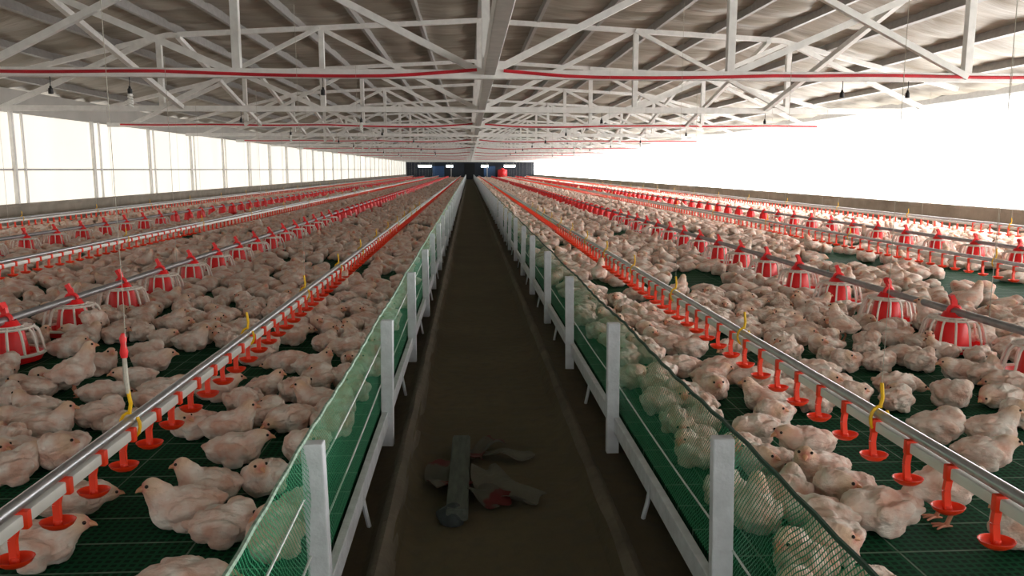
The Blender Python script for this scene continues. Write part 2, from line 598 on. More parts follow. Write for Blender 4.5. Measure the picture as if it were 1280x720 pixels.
while y < Y1 - 3:
    first = y < TRUSS0 - 1
    if first:
        lab = 'white lattice roof truss overhead, nearest to the camera, above the picture edge'
        y += TRUSS_STEP
        continue
    n += 1
    lab = 'white lattice roof truss, %s from the camera' % nth(n)
    t = thing('roof_truss', lab, 'roof truss', (MID, y, 0), 0, 'roof trusses')
    link('bottom_chord', TP['bottom_chord'], t)
    link('top_chord', TP['top_chord'], t)
    for me in verts_me:
        link('vertical_strut', me, t)
    for me in diag_me:
        link('diagonal_strut', me, t)
    trusses.append(y)
    y += TRUSS_STEP

# sway braces running from one truss down to the next
sw = mesh('sway_brace', lambda bm: bar(bm, (0, -TRUSS_STEP, chordtop(5.4) - .03), (0, 0, CHORD_Z + .02), .075, .075), M['white_paint'])
for i, y in enumerate(trusses[1:9]):
    for s in (-1, 1):
        o = link('sway_brace', sw, None, (MID + s * 5.2, y - .06, 0))
        tag(o, 'white slanting sway brace %s of the tie beam, below the %s truss' % ('left' if s < 0 else 'right', nth(i + 2)), 'brace', 'sway braces')

# red water pipes tied along the lower chords, sagging a little
def red_pipe(y, n):
    def f(bm):
        for xa, xb in ((XL + .3, MID - .1), (MID + .2, XR - .3)):
            pts = []
            for i in range(25):
                t = i / 24
                x = xa + (xb - xa) * t
                near = abs(x - MID)
                sag = .035 * math.sin(min(1, near / 3.4) * math.pi) if near < 3.4 else .008 * math.sin(x * 2.3)
                z = CHORD_Z + .005 + (.05 * (1 - near / 1.0) if near < 1.0 else 0) - sag
                pts.append((x, y - .064, z))
            tube(bm, pts, .018, 8)
    o = obj('water_pipe', f, 'redpipe', smooth=True)
    tag(o, 'red sagging water pipe tied along the %s truss from the camera' % nth(n), 'pipe', 'red pipes on the trusses')
for i in range(0, len(trusses), 2):
    red_pipe(trusses[i], i + 1)
    if i > 12:
        break
def drop_fn(bm):
    y = trusses[2] - .062
    x = on_y(93, 155, y).x
    tube(bm, [(x, y, 1.86), (x, y, 2.3), (x + .03, y, 2.4), (x + .12, y, 2.445), (x + .5, y, 2.42), (x + .56, y + .04, 2.41)], .016, 8)
tag(obj('drop_pipe', drop_fn, 'redpipe', smooth=True), 'thin red pipe bending down from truss in front of left curtain', 'pipe')

# lamp sockets and compact bulbs hung from the chords
sock_me = mesh('socket', lambda bm: lathe(bm, [(0, .0), (.012, 0), (.014, -.02), (.024, -.03), (.026, -.085), (0, -.09)], 12), M['black'], True)
wire_me = mesh('flex', lambda bm: tube(bm, [(0, 0, .12), (.004, 0, .05), (0, 0, -.005)], .005, 6), M['black'])
def cfl(bm):
    pts = []
    for i in range(60):
        t = i / 59
        a = t * 4 * 2 * math.pi
        pts.append((.024 * math.cos(a), .024 * math.sin(a), -.10 - .12 * t))
    tube(bm, pts, .0095, 6)
    lathe(bm, [(0, -.08), (.026, -.082), (.028, -.105), (0, -.11)], 12)
bulb_me = mesh('spiral_bulb', cfl, M['bulb'], True)
lamp_n = {}
for ti, y in enumerate(trusses[:9]):
    spots = [(-4.78, 0), (-3.93, 1), (4.12, 0), (4.90, 0)] if ti == 0 else ([(-1.9 - .2 * (ti % 3), ti % 2), (-4.5 + .3 * (ti % 2), 1 - ti % 2), (2.2, 0), (5.2, ti % 3 == 0)])
    if ti == 0:
        spots.append((-1.82, 0))
    for j, (x, lit) in enumerate(sorted(spots)):
        where = 'left' if x < 0 else 'right'
        key = (ti, where, bool(lit))
        lamp_n[key] = lamp_n.get(key, 0) + 1
        place = 'under the %s truss, %s of the tie beam' % (nth(ti + 1), where)
        lab = ('white spiral bulb in black socket ' if lit else 'empty black lamp socket ') + place
        if lamp_n[key] > 1:
            lab += ', nearer the middle'
        t = thing('hanging_lamp' if lit else 'lamp_socket', lab, 'lamp', (MID + x, y - .03, CHORD_Z - .15), 0, 'lamps under the trusses')
        link('socket', sock_me, t)
        link('flex', wire_me, t)
        if lit:
            link('spiral_bulb', bulb_me, t)

# ------------------------------------------------------------------ net fences along the aisle
def fence(side, xp, xn, start, step):
    s = -1 if side == 'left' else 1
    t = thing('net_fence', 'low %s fence of white posts and green netting beside the aisle' % ('left-hand' if s < 0 else 'right-hand'), 'fence', (xp, 0, 0))
    def pf(bm):
        box(bm, -.028, .028, -.02, .02, .058, .672, .004)
    def pf2(bm):
        box(bm, -.028, .028, -.02, .02, .058, .672, .004)
        box(bm, s * .004 - .018, s * .004 + .024, .02, .045, .02 + .04, .40, .003)
    pm, pm2 = mesh('post', pf, M['post_paint']), mesh('post', pf2, M['post_paint'])
    y, k = start - step, 0
    while y < Y1 - 3 and k < 80:
        o = link('post', pm2 if k % 3 == 2 else pm, t, (random.uniform(-.006, .006), y, random.uniform(-.012, .008)))
        o.rotation_euler = (R(random.uniform(-1.2, 1.2)), R(random.uniform(-1.3, 1.3)), R(random.uniform(-6, 6)))
        if k == 1 and s > 0:
            o.location.x = .012
        y += step
        k += 1
    off = xn - xp
    L_ = Y1 - 3
    link('base_rail', mesh('base_rail', lambda bm: box(bm, off * .35 - .014, off * .35 + .014, Y0 + .4, L_, FLOOR - .075, FLOOR - .002, .003), M['post_paint']), t)
    # net: gently wavy sheet
    def nf(bm):
        zs = np.linspace(FLOOR - .005, .665, 7)
        ys = list(np.arange(Y0 + .4, 12, .12)) + list(np.arange(12, L_, 1.0))
        rows = []
        for yy in ys:
            row = []
            for zi, z in enumerate(zs):
                b = math.sin(math.pi * zi / 6)
                dip = -.012 * math.sin(math.pi * ((yy - start) / step % 1)) if zi == 6 else 0
                row.append(bm.verts.new((off + s * b * (.018 * math.sin(yy * 2.7 + s) + .010 * math.sin(yy * 6.1 + zi)), yy, z + dip)))
            rows.append(row)
        for a, b in zip(rows, rows[1:]):
            for k in range(6):
                bm.faces.new((a[k], a[k + 1], b[k + 1], b[k]))
    link('netting', mesh('netting', nf, M['net'], True), t)
    def ef(bm):
        pts = []
        yy = Y0 + .4
        while yy < 30:
            pts.append((off, yy, .667 - .012 * math.sin(math.pi * ((yy - start) / step % 1)) + .003 * math.sin(yy * 31)))
            yy += .1
        pts.append((off, L_, .667))
        tube(bm, pts, .006, 6)
    link('top_rope', mesh('top_rope', ef, M['rope' if s > 0 else 'pale_rope'], True), t)
    for z, r in ((.54, .0035), (.36, .0035)):
        def wf(bm):
            pts = []
            yy = Y0 + .4
            while yy < 40:
                pts.append((off * .75, yy, z - .008 * math.sin(math.pi * ((yy - start) / step % 1))))
                yy += .2
            pts.append((off * .75, L_, z))
            tube(bm, pts, r, 6)
        if s < 0 or z < .5:
            link('wire', mesh('wire', wf, M['wire'], True), t)
    def lf(bm):
        tube(bm, [(0, 0, FLOOR - .03), (-s * .012, 0, .13), (-s * .022, .02, .06)], .009, 6)
    lm = mesh('support_leg', lf, M['post_paint'], True)
    y = start + step * .5
    k = 0
    while y < 40:
        link('support_leg', lm, t, (off * .2, y + random.uniform(-.08, .08), 0))
        y += step
    return t
fence('left', -.388, -.425, 1.99, 1.675)
fence('right', .655, .695, 1.96, 1.565)

# ------------------------------------------------------------------ drinker lines
def cup_fn(sx):
    def f(bm):
        # clip round the pipe, arm, pan
        box(bm, -.024, .024, -.011, .011, -.022, .024, .004)
        n0 = len(bm.verts)
        pts = [(sx * .012, 0, -.018), (sx * .018, -.004, -.05), (sx * .016, -.008, -.085), (sx * .016, -.010, -.098)]
        for a, b in zip(pts, pts[1:]):
            bar(bm, a, b, .018, .014, (0, 1, 0))
        lathe(bm, [(0, -.112), (.026, -.110), (.040, -.100), (.046, -.090), (.043, -.090), (.036, -.098), (.014, -.104), (.010, -.09), (0, -.09)], 18,
              (sx * .014, -.012, 0), 1.0, .82)
    return f
def low_cup(bm, x, y, z, s):
    bar(bm, (x, y, z), (x, y, z - .1), .02, .02)
    lathe(bm, [(0, -.112), (.044, -.095), (0, -.092)], 6, (x, y, z))

cup_me = mesh('drinker_cup', cup_fn(-1), M['orange'], True)
cup_low = mesh('drinker_cup', lambda bm: low_cup(bm, 0, 0, 0, 1), M['orange'])
def hook_fn(bm):
    pts = [(0, 0, .10), (.006, 0, .05), (0, 0, .02)]
    tube(bm, pts, .006, 6)
    ring = [(.0, .028 * math.cos(a) * .6, -.012 + .036 * math.sin(a)) for a in np.linspace(R(90), R(90 + 330), 14)]
    ring = [(.03 * math.cos(a), 0, -.020 + .042 * math.sin(a)) for a in np.linspace(R(80), R(400), 14)]
    tube(bm, ring, .0055, 6)
hook_me = mesh('hook', hook_fn, M['yellow'], True)
CORD_TOP = CHORD_Z - .05
def cord_fn(z0, thick):
    def f(bm):
        tube(bm, [(0, 0, z0), (.004, .003, z0 + .25), (.002, 0, CORD_TOP)], thick, 5)
    return f
def strap_fn(bm):
    tube(bm, [(0, 0, .09), (-.003, 0, .14), (-.006, .006, .205)], [.007, .0085, .007], 8)
    
def toggle_fn(bm):
    lathe(bm, [(0, .20), (.010, .203), (.013, .22), (.008, .245), (.012, .265), (.005, .28), (0, .282)], 10, (-.006, .006, 0))
strap_me = mesh('strap', strap_fn, M['cord'], True)
toggle_me = mesh('toggle', toggle_fn, M['clip'], True)

PIPE_Z = CAMZ - .825
RAIL_Z = CAMZ - .785
def drinker(label, x, ncup, ystart, hook0, hook_step, nhook, near=True, group='drinker lines'):
    t = thing('drinker_line', label, 'drinker line', (x, 0, 0), 0, group)
    link('support_rail', mesh('support_rail', lambda bm: tube(bm, [(0, Y0 + 1, RAIL_Z), (0, 20, RAIL_Z), (0, Y1 - 6, RAIL_Z)], .016, 12), M['galv'], True), t)
    link('water_pipe', mesh('water_pipe', lambda bm: box(bm, -.014, .014, Y0 + 1, Y1 - 6, PIPE_Z - .016, PIPE_Z + .016, .004), M['pvc'], True), t)
    step = .205
    y = ystart
    for k in range(ncup):
        link('drinker_cup', cup_me if y < 12 else cup_low, t, (0, y, PIPE_Z), (0, 0, R(random.uniform(-7, 7)) if y < 12 else 0))
        y += step
    def rest(bm):
        yy = y
        while yy < Y1 - 6:
            low_cup(bm, 0, yy, PIPE_Z, 1)
            yy += step
    o = link('drinker_cup_row', mesh('drinker_cup_row', rest, M['orange']), t)
    o['kind'] = 'stuff'
    cm = mesh('cord', cord_fn(RAIL_Z + .1, 0.001 if near else .002), M['cord'])
    for k in range(nhook):
        yy = hook0 + k * hook_step
        link('hook', hook_me, t, (0, yy, RAIL_Z + .005))
        if k % 2 == 0:
            link('cord', cm, t, (0, yy, 0))
    if near and x < 0:
        st = link('strap', strap_me, t, (0, hook0, RAIL_Z))
        link('toggle', toggle_me, st)
    return t
drinker('drinker line with orange cups nearest the left fence', -1.075, 100, 1.25, 2.50, 1.36, 12)
drinker('drinker line with orange cups nearest the right fence', 1.325, 100, 1.42, 2.44, 1.30, 12)
drinker('second orange-cup drinker line left of the aisle, between two feeder lines', -4.02, 100, 5.0, 6.9, 2.7, 20, False)
drinker('second orange-cup drinker line right of the aisle, between two feeder lines', 4.58, 100, 5.0, 6.7, 2.7, 20, False)
drinker('outermost orange-cup drinker line along the left curtain wall', -7.4, 100, 10.0, 11.0, 2.7, 16, False)
drinker('outermost orange-cup drinker line along the right curtain wall', 7.7, 100, 10.0, 11.0, 2.7, 16, False)

# ------------------------------------------------------------------ feeder lines and pan feeders
def pan_fn(bm):
    lathe(bm, [(0, .004), (.12, .0), (.165, .012), (.185, .045), (.188, .056), (.180, .054), (.16, .024), (.08, .014), (0, .014)], 28)
def rim_fn(bm):
    lathe(bm, [(.182, .050), (.196, .050), (.198, .060), (.192, .068), (.183, .066), (.182, .050)], 28)
def grill_fn(bm):
    for k in range(14):
        a = 2 * math.pi * k / 14
        pts = [(r * math.cos(a), r * math.sin(a), z) for r, z in ((.190, .062), (.176, .13), (.160, .185), (.138, .208), (.085, .214))]
        tube(bm, pts, .0075, 5)
    for r, z in ((.138, .209), (.085, .215)):
        tube(bm, [(r * math.cos(a), r * math.sin(a), z) for a in np.linspace(0, 2 * math.pi, 25)], .008, 5)
def hopper_fn(bm):
    lathe(bm, [(.055, .25), (.075, .215), (.085, .20), (.102, .10), (.110, .045), (.104, .045), (.07, .18), (.05, .24), (.055, .25)], 20)
PZ = CAMZ - .868 - FLOOR               # feeder pipe height above the pen floor
def clamp_fn(bm):
    lathe(bm, [(.052, .235), (.050, PZ - .03), (.034, PZ - .012), (.0, PZ - .012)], 14)
    tube(bm, [(.034 * math.cos(a), 0, PZ + .034 * math.sin(a)) for a in np.linspace(0, 2 * math.pi, 17)], .014, 6)
    bar(bm, (0, 0, PZ + .03), (-.008, 0, PZ + .07), .035, .022)
    bar(bm, (-.008, 0, PZ + .065), (-.025, 0, PZ + .10), .045, .026)
fm = dict(pan=mesh('pan', pan_fn, M['red'], True), rim=mesh('rim', rim_fn, M['grill'], True), grill=mesh('grill', grill_fn, M['grill'], True),
          hopper=mesh('hopper', hopper_fn, M['red'], True), clamp=mesh('clamp', clamp_fn, M['clip'], True))
def far_feeder(bm, x=0, y=0, z=0):
    lathe(bm, [(0, .0), (.165, .012), (.195, .06), (.12, .03), (.105, .06), (.085, .2), (.05, .25), (.05, PZ + .03), (0, PZ + .06)], 8, (x, y, z))
far_me = mesh('pan_feeder', far_feeder, M['red'])
FEED = []
for side, idx, x, y0 in (('left', 0, -2.70, 3.95), ('right', 0, 3.0, 3.95), ('left', 1, -5.90, 8.6), ('right', 1, 6.15, 8.6)):
    lname = ('left' if side == 'left' else 'right') + (' inner' if idx == 0 else ' outer') + ' feeder line'
    t = thing('feeder_line', 'grey steel auger pipe of the %s, hung on cords' % lname, 'feeder line', (x, 0, 0), 0, 'feeder lines')
    link('auger_pipe', mesh('auger_pipe', lambda bm: tube(bm, [(0, Y0 + 1, FLOOR + PZ), (0, 20, FLOOR + PZ), (0, Y1 - 6, FLOOR + PZ)], .024, 12), M['auger'], True), t)
    cm = mesh('cord', lambda bm: tube(bm, [(0, 0, FLOOR + PZ + .02), (.003, 0, 1.5), (0, 0, CORD_TOP)], .002, 5), M['cord'])
    for k in range(20):
        link('cord', cm, t, (0, 4.4 + 3.1 * k, 0))
    k = 0
    y = y0
    while y < Y1 - 8:
        FEED.append((y, x, side, idx, k))
        y += .785
        k += 1
FEED.sort(key=lambda f: (f[0] ** 2 + f[1] ** 2))
FX = [(f[1], f[0]) for f in FEED]
near_feeders = []
for y, x, side, idx, k in FEED[:300]:
    lname = side + (' inner' if idx == 0 else ' outer') + ' line'
    lab = 'red pan feeder with white grill, %s from the camera on the %s' % (nth(k + 1), lname)
    if y < 16:
        t = thing('pan_feeder', lab, 'feeder', (x, y, FLOOR), random.uniform(-.3, .3), 'pan feeders on the ' + lname)
        if side == 'left':
            pass
        for nm in ('pan', 'rim', 'grill', 'hopper', 'clamp'):
            link(nm, fm[nm], t)
        near_feeders.append((x, y))
    else:
        o = link('pan_feeder', far_me, None, (x, y, FLOOR))
        tag(o, lab.replace(' with white grill', ''), 'feeder', 'pan feeders on the ' + lname)
def rest_feed(bm):
    for y, x, side, idx, k in FEED[300:]:
        far_feeder(bm, x, y, FLOOR)
o = obj('distant_pan_feeders', rest_feed, 'red')
tag(o, 'tiny red pan feeders far down the lines near the dark end wall', 'feeder', None, 'stuff')

# ------------------------------------------------------------------ far end: tubes, drums
tube_me = mesh('glowing_tube', lambda bm: tube(bm, [(-.6, 0, 0), (.6, 0, 0)], .05, 10), M['tube'], True)
bat_me = mesh('batten', lambda bm: box(bm, -.66, .66, -.04, .04, .045, .12, .01), M['white_paint'])
rod_me = mesh('hanger', lambda bm: [tube(bm, [(sx, 0, .11), (sx, 0, 1.02)], .01, 6) for sx in (-.4, .4)], M['steel_grey'])
for px, sc, lab in ((531, 1.5, 'bluish fluorescent tube at far end, leftmost of four'), (562, .75, 'bluish fluorescent tube at far end, just left of the dark doorway'),
                    (606, .8, 'bluish fluorescent tube at far end, just right of the dark doorway'), (637, 1.25, 'bluish fluorescent tube at far end, rightmost of four')):
    p = on_y(px, 208, Y1 - 3.2)
    t = thing('fluorescent_lamp', lab, 'lamp', (p.x, p.y, p.z), 0, 'lamps at the far end')
    t.scale = (sc, 1.6, 2.2)
    link('batten', bat_me, t)
    link('hanger', rod_me, t)
    link('glowing_tube', tube_me, t)
p = on_y(628, 216, Y1 - 3)
def drum_fn(bm):
    lathe(bm, [(0, 0), (.62, 0), (.66, .05), (.66, 1.0), (.6, 1.12), (.2, 1.2), (.2, 1.3), (0, 1.3)], 24)
dr = obj('water_tank', drum_fn, 'red', None, (p.x, p.y, FLOOR), True)
tag(dr, 'red tank by the dark end wall, right of the aisle', 'tank')
for px, lab in ((564, 'white upright post at far end, left of the doorway'), (609, 'white upright post at far end, right of the doorway')):
    p = on_y(px, 216, Y1 - 4)
    o = obj('end_post', lambda bm: box(bm, -.07, .07, -.07, .07, 0, 1.9, .01), 'steel_grey', None, (p.x, p.y, FLOOR))
    tag(o, lab, 'post', 'posts at the far end')
for px, lab in ((548, 'dark blue panel leaning at far end, left of the aisle'), (612, 'dark blue panel leaning at far end, right of the aisle')):
    p = on_y(px, 216, Y1 - 2.2)
    o = obj('blue_panel', lambda bm: box(bm, -.8, .8, -.04, .04, 0, 1.6, .02), 'bluepanel', None, (p.x, p.y, FLOOR))
    tag(o, lab, 'panel', 'blue panels at the far end')

# ------------------------------------------------------------------ litter in the aisle
pa, pb = on_z(577, 546, .06), on_z(571, 640, .06)
def plank_fn(bm):
    d = (pb - pa)
    bar(bm, (0, 0, 0), d, .085, .05)
    bmesh.ops.bevel(bm, geom=bm.edges[:], offset=.006, segments=2, affect='EDGES')
o = obj('plank', plank_fn, 'plank', None, (pa.x, pa.y, .045))
tag(o, 'grey weathered plank lying lengthwise on the dark aisle floor', 'plank')
p = on_z(565, 652, .0)
def lump_fn(bm):
    bmesh.ops.create_icosphere(bm, subdivisions=3, radius=1)
    r2 = random.Random(5)
    for v in bm.verts:
        k = 1 + .12 * math.sin(v.co.x * 4 + 1) + .1 * math.sin(v.co.y * 5 + v.co.z * 3)
        v.co = Vector((v.co.x * .062 * k, v.co.y * .058 * k, max(-.02, v.co.z * .05 * k)))
o = obj('stone', lump_fn, 'stone', None, (p.x, p.y, .022), True)
tag(o, 'dark grey stone at the near end of the plank', 'stone')
def sheet(name, px, py, w, l, rot, m, label, seed, curl=.03):
    p = on_z(px, py, .02)
    r2 = random.Random(seed)
    a, b, c = [r2.uniform(0, 6) for _ in range(3)]
    def f(bm):
        nx, ny = 10, 16
        top, bot = [], []
        for j in range(ny + 1):
            v = j / ny - .5
            rt, rb = [], []
            for i in range(nx + 1):
                u = i / nx - .5
                x = u * w * (1 + .15 * math.sin(v * 7 + a)) + .10 * w * math.sin(v * 5 + b) + .35 * l * v * v
                yv = v * l + .02 * math.sin(u * 9 + c)
                z = .012 + curl * (.5 + .5 * math.sin(v * 6 + a + u * 3)) + curl * .8 * abs(u) * (1 + math.sin(v * 8 + b))
                rt.append(bm.verts.new((x, yv, z + .003)))
                rb.append(bm.verts.new((x, yv, z)))
            top.append(rt); bot.append(rb)
        for j in range(ny):
            for i in range(nx):
                bm.faces.new((top[j][i], top[j][i + 1], top[j + 1][i + 1], top[j + 1][i]))
                bm.faces.new((bot[j][i], bot[j + 1][i], bot[j + 1][i + 1], bot[j][i + 1]))
        for j in range(ny):
            for i in (0, nx):
                q = (top[j][i], top[j + 1][i], bot[j + 1][i], bot[j][i])
                bm.faces.new(q)
        for i in range(nx):
            for j in (0, ny):
                bm.faces.new((top[j][i], bot[j][i], bot[j][i + 1], top[j][i + 1]))
    o = obj(name, f, m, None, (p.x, p.y, .004), True)
    o.rotation_euler = (0, 0, R(rot))
    tag(o, label, 'litter', 'torn sacks in the aisle')
sheet('torn_sack', 622, 610, .15, .42, 28, 'paper', 'curved pale strip of torn sack right of the plank', 1)
sheet('torn_sack', 602, 565, .10, .26, -25, 'sack', 'red and pale torn sack piece at the far end of the plank', 2)
sheet('torn_sack', 602, 622, .13, .24, 50, 'sack', 'red torn sack scrap tucked beside the plank', 7)
sheet('torn_sack', 634, 571, .08, .22, 80, 'paper', 'small pale scrap farthest from the plank', 4, .02)
sheet('torn_sack', 552, 600, .14, .30, 10, 'sack', 'dull sack piece on the left side of the plank', 6, .03)

# ------------------------------------------------------------------ chicks
def ell(bm, c, r, rot=(0, 0, 0)):
    mt = Matrix.Translation(c) @ Euler(rot).to_matrix().to_4x4() @ Matrix.Diagonal((r[0], r[1], r[2], 1))
    bmesh.ops.create_icosphere(bm, subdivisions=2, radius=1.0, matrix=mt)

def chain(bm, pts, rads):
    for (a, b), (ra, rb) in zip(zip(pts, pts[1:]), zip(rads, rads[1:])):
        a, b = Vector(a), Vector(b)
        for i in range(4):
            t = i / 3
            r = ra + (rb - ra) * t
            ell(bm, a.lerp(b, t), (r, r, r))

POSES = {}
def pose(name, lift, head, neck, turn, tilt=0.0, stretch=1.0, wing=0.0, rump=0.0, legs=None, hr=1.0, bodyrx=1.0):
    POSES[name] = dict(lift=lift, head=head, neck=neck, turn=turn, tilt=tilt, stretch=stretch, wing=wing, rump=rump, legs=legs, hr=hr, bodyrx=bodyrx)
# head position, neck root, head yaw (degrees)
pose('alert', 0, (.088, 0, .152), (.050, 0, .095), 0)
pose('turned_left', 0, (.078, .030, .142), (.050, .005, .090), 60)
pose('turned_right', 0, (.078, -.030, .142), (.050, -.005, .090), -60)
pose('sleeping', 0, (.120, .016, .062), (.070, .0, .075), 15, stretch=1.03)
pose('tucked', 0, (.036, .056, .112), (.060, .012, .098), 140, bodyrx=.96)
pose('sprawled', 0, (.135, -.024, .042), (.075, 0, .066), -18, stretch=1.14, wing=.012)
pose('low', 0, (.108, .006, .112), (.060, 0, .085), 8)
pose('standing', .080, (.095, 0, .172), (.055, 0, .105), 0, tilt=-10, legs=1)
pose('pecking', .080, (.140, 0, .030), (.070, 0, .072), 0, tilt=14, legs=1)

def chick_parts(p):
    """ellipsoids of the body in the body frame (x forward, z up, before lifting)"""
    st = p['stretch']
    out = [((0, 0, .067), (.092 * st * p['bodyrx'], .076, .066), (0, 0, 0)),
           ((.042 * st, 0, .062), (.062, .066, .060), (0, -.2, 0)),
           ((-.060 * st, 0, .064), (.058, .062, .055), (0, .2, 0)),
           ((-.108 * st, 0, .072), (.032, .028, .018), (0, .4, 0))]
    for s in (-1, 1):
        out.append(((-.012 * st, s * (.062 + p['wing']), .074), (.070, .021, .042), (s * -.15, .12, s * .12)))
        out.append(((-.075 * st, s * (.045 + p['wing']), .074), (.038, .014, .020), (0, .2, s * -.15)))
        out.append(((-.005, s * .050, .030), (.05, .030, .032), (0, 0, 0)))
    return out

def head_frame(p):
    h = Vector(p['head'])
    return h, Matrix.Rotation(R(p['turn']), 3, 'Z')

def tilt_m(p):
    return Matrix.Translation((0, 0, p['lift'])) @ Matrix.Translation((0, 0, .06)) @ Matrix.Rotation(R(p['tilt']), 4, 'Y') @ Matrix.Translation((0, 0, -.06))

def hash_phase(n):
    return (sum(ord(c) * (i + 3) for i, c in enumerate(n)) % 628) / 100

def build_body(name, p, voxel, smooth_iter, feather):
    bm = bmesh.new()
    for c, r, ro in chick_parts(p):
        ell(bm, c, r, ro)
    h, hm = head_frame(p)
    n0 = Vector(p['neck'])
    mid = (n0 + h) / 2 + Vector((.010 if p['head'][2] > .12 else 0, 0, .008))
    chain(bm, [n0, mid, h], [.052, .038, .029])
    ell(bm, h, (.032, .027, .028), (0, 0, R(p['turn'])))
    ell(bm, h + hm @ Vector((.014, 0, -.004)), (.021, .019, .019), (0, 0, R(p['turn'])))
    bm.transform(tilt_m(p))
    if p['legs']:
        for s in (-1, 1):
            chain(bm, [(.0, s * .032, .11), (.004, s * .032, .075)], [.034, .016])
    me = bpy.data.meshes.new(name)
    bm.to_mesh(me)
    bm.free()
    o = bpy.data.objects.new('temporary', me)
    COL.objects.link(o)
    md = o.modifiers.new('r', 'REMESH'); md.mode = 'VOXEL'; md.voxel_size = voxel
    if smooth_iter:
        sm = o.modifiers.new('s', 'SMOOTH'); sm.factor = .5; sm.iterations = smooth_iter
    dg = bpy.context.evaluated_depsgraph_get()
    dg.update()
    ev = o.evaluated_get(dg)
    me2 = bpy.data.meshes.new_from_object(ev)
    bpy.data.objects.remove(o, do_unlink=True)
    bpy.data.meshes.remove(me)
    nv = len(me2.vertices)
    co = np.empty(nv * 3); me2.vertices.foreach_get('co', co); co = co.reshape(-1, 3)
    no = np.empty(nv * 3); me2.vertices.foreach_get('normal', no); no = no.reshape(-1, 3)
    if feather:
        ph = hash_phase(name)
        w = (np.sin(co[:, 0] * 62 + ph + 2.4 * np.sin(co[:, 1] * 55 + ph) + co[:, 2] * 48) * .55 + np.sin(co[:, 1] * 88 + co[:, 2] * 96 + 1.6 * np.sin(co[:, 0] * 52 + ph)) * .5
             + np.sin(co[:, 0] * 190 + 2 * np.sin(co[:, 2] * 140)) * np.sin(co[:, 1] * 210 + co[:, 2] * 120) * .35)
        hd = np.linalg.norm(co - np.array(tilt_m(p) @ h), axis=1)
        co = co + no * (w * .0046 * np.clip((hd - .03) / .04, 0, 1))[:, None]
    co[:, 2] = np.maximum(co[:, 2], 0.001)
    me2.vertices.foreach_set('co', co.ravel())
    me2.name = name
    # tint: pinkish white body, yellow-pink head, pink face and flanks
    hw = np.array(tilt_m(p) @ h)
    face = np.array(tilt_m(p) @ (h + hm @ Vector((.026, 0, -.002))))
    dh = np.linalg.norm(co - hw, axis=1)
    df = np.linalg.norm(co - face, axis=1)
    base = np.array(srgb(228, 180, 158)[:3]); headc = np.array(srgb(232, 192, 156)[:3]); facec = np.array(srgb(226, 148, 128)[:3])
    a = np.clip(1 - (dh - .022) / .035, 0, 1)[:, None]
    b = np.clip(1 - (df - .012) / .018, 0, 1)[:, None]
    colr = base * (1 - a) + headc * a
    colr = colr * (1 - b) + facec * b
    alpha = (1 - a) * .95 + a * .25
    alpha = alpha * (1 - b)
    at = me2.attributes.new('tint', 'FLOAT_COLOR', 'POINT')
    at.data.foreach_set('color', np.hstack([colr, alpha]).ravel())
    me2.materials.clear()
    me2.materials.append(M['chick'])
    me2.polygons.foreach_set('use_smooth', [True] * len(me2.polygons))
    me2.update()
    return me2

def beak_mesh(p):
    h, hm = head_frame(p)
    def f(bm):
        o = h + hm @ Vector((.030, 0, -.005)); tip = h + hm @ Vector((.048, 0, -.014))
        tube(bm, [o - hm @ Vector((.006, 0, 0)), o, o.lerp(tip, .6) + Vector((0, 0, .002)), tip], [.011, .0105, .0065, .0015], 8)
        bm.transform(tilt_m(p))
    return mesh('beak', f, M['beak'], True)

def eye_mesh(p, s):
    h, hm = head_frame(p)
    def f(bm):
        c = h + hm @ Vector((.017, s * .0222, .008))
        bmesh.ops.create_icosphere(bm, subdivisions=2, radius=.0058, matrix=Matrix.Translation(c))
        bm.transform(tilt_m(p))
    return mesh('eye', f, M['eye'], True)

def leg_mesh(s):
    def f(bm):
        y = s * .034
        tube(bm, [(.004, y, .085), (-.012, y, .055), (.004, y, .012)], [.010, .0075, .0075], 7)
        tube(bm, [(.004, y, .016), (.004, y, .006)], [.008, .008], 7)
        for a in (-28, 0, 28):
            d = Vector((math.cos(R(a)), math.sin(R(a)), 0))
            q = Vector((.004, y, .008))
            tube(bm, [q, q + d * .022 + Vector((0, 0, .001)), q + d * .045 + Vector((0, 0, -.004))], [.0062, .005, .003], 6)
        q = Vector((.004, y, .008))
        tube(bm, [q, q + Vector((-.02, 0, -.003))], [.006, .003], 6)
    return mesh('leg', f, M['leg'], True)

NEAR, MIDL, FARL = {}, {}, {}
LEGS = [leg_mesh(-1), leg_mesh(1)]
for nm, p in POSES.items():
    NEAR[nm] = dict(body=build_body('chick_' + nm, p, .0072, 3, True), beak=beak_mesh(p), eyes=[eye_mesh(p, -1), eye_mesh(p, 1)], legs=p['legs'])
    MIDL[nm] = build_body('chick_mid_' + nm, p, .019, 1, False)
    FARL[nm] = build_body('chick_far_' + nm, p, .034, 0, False)

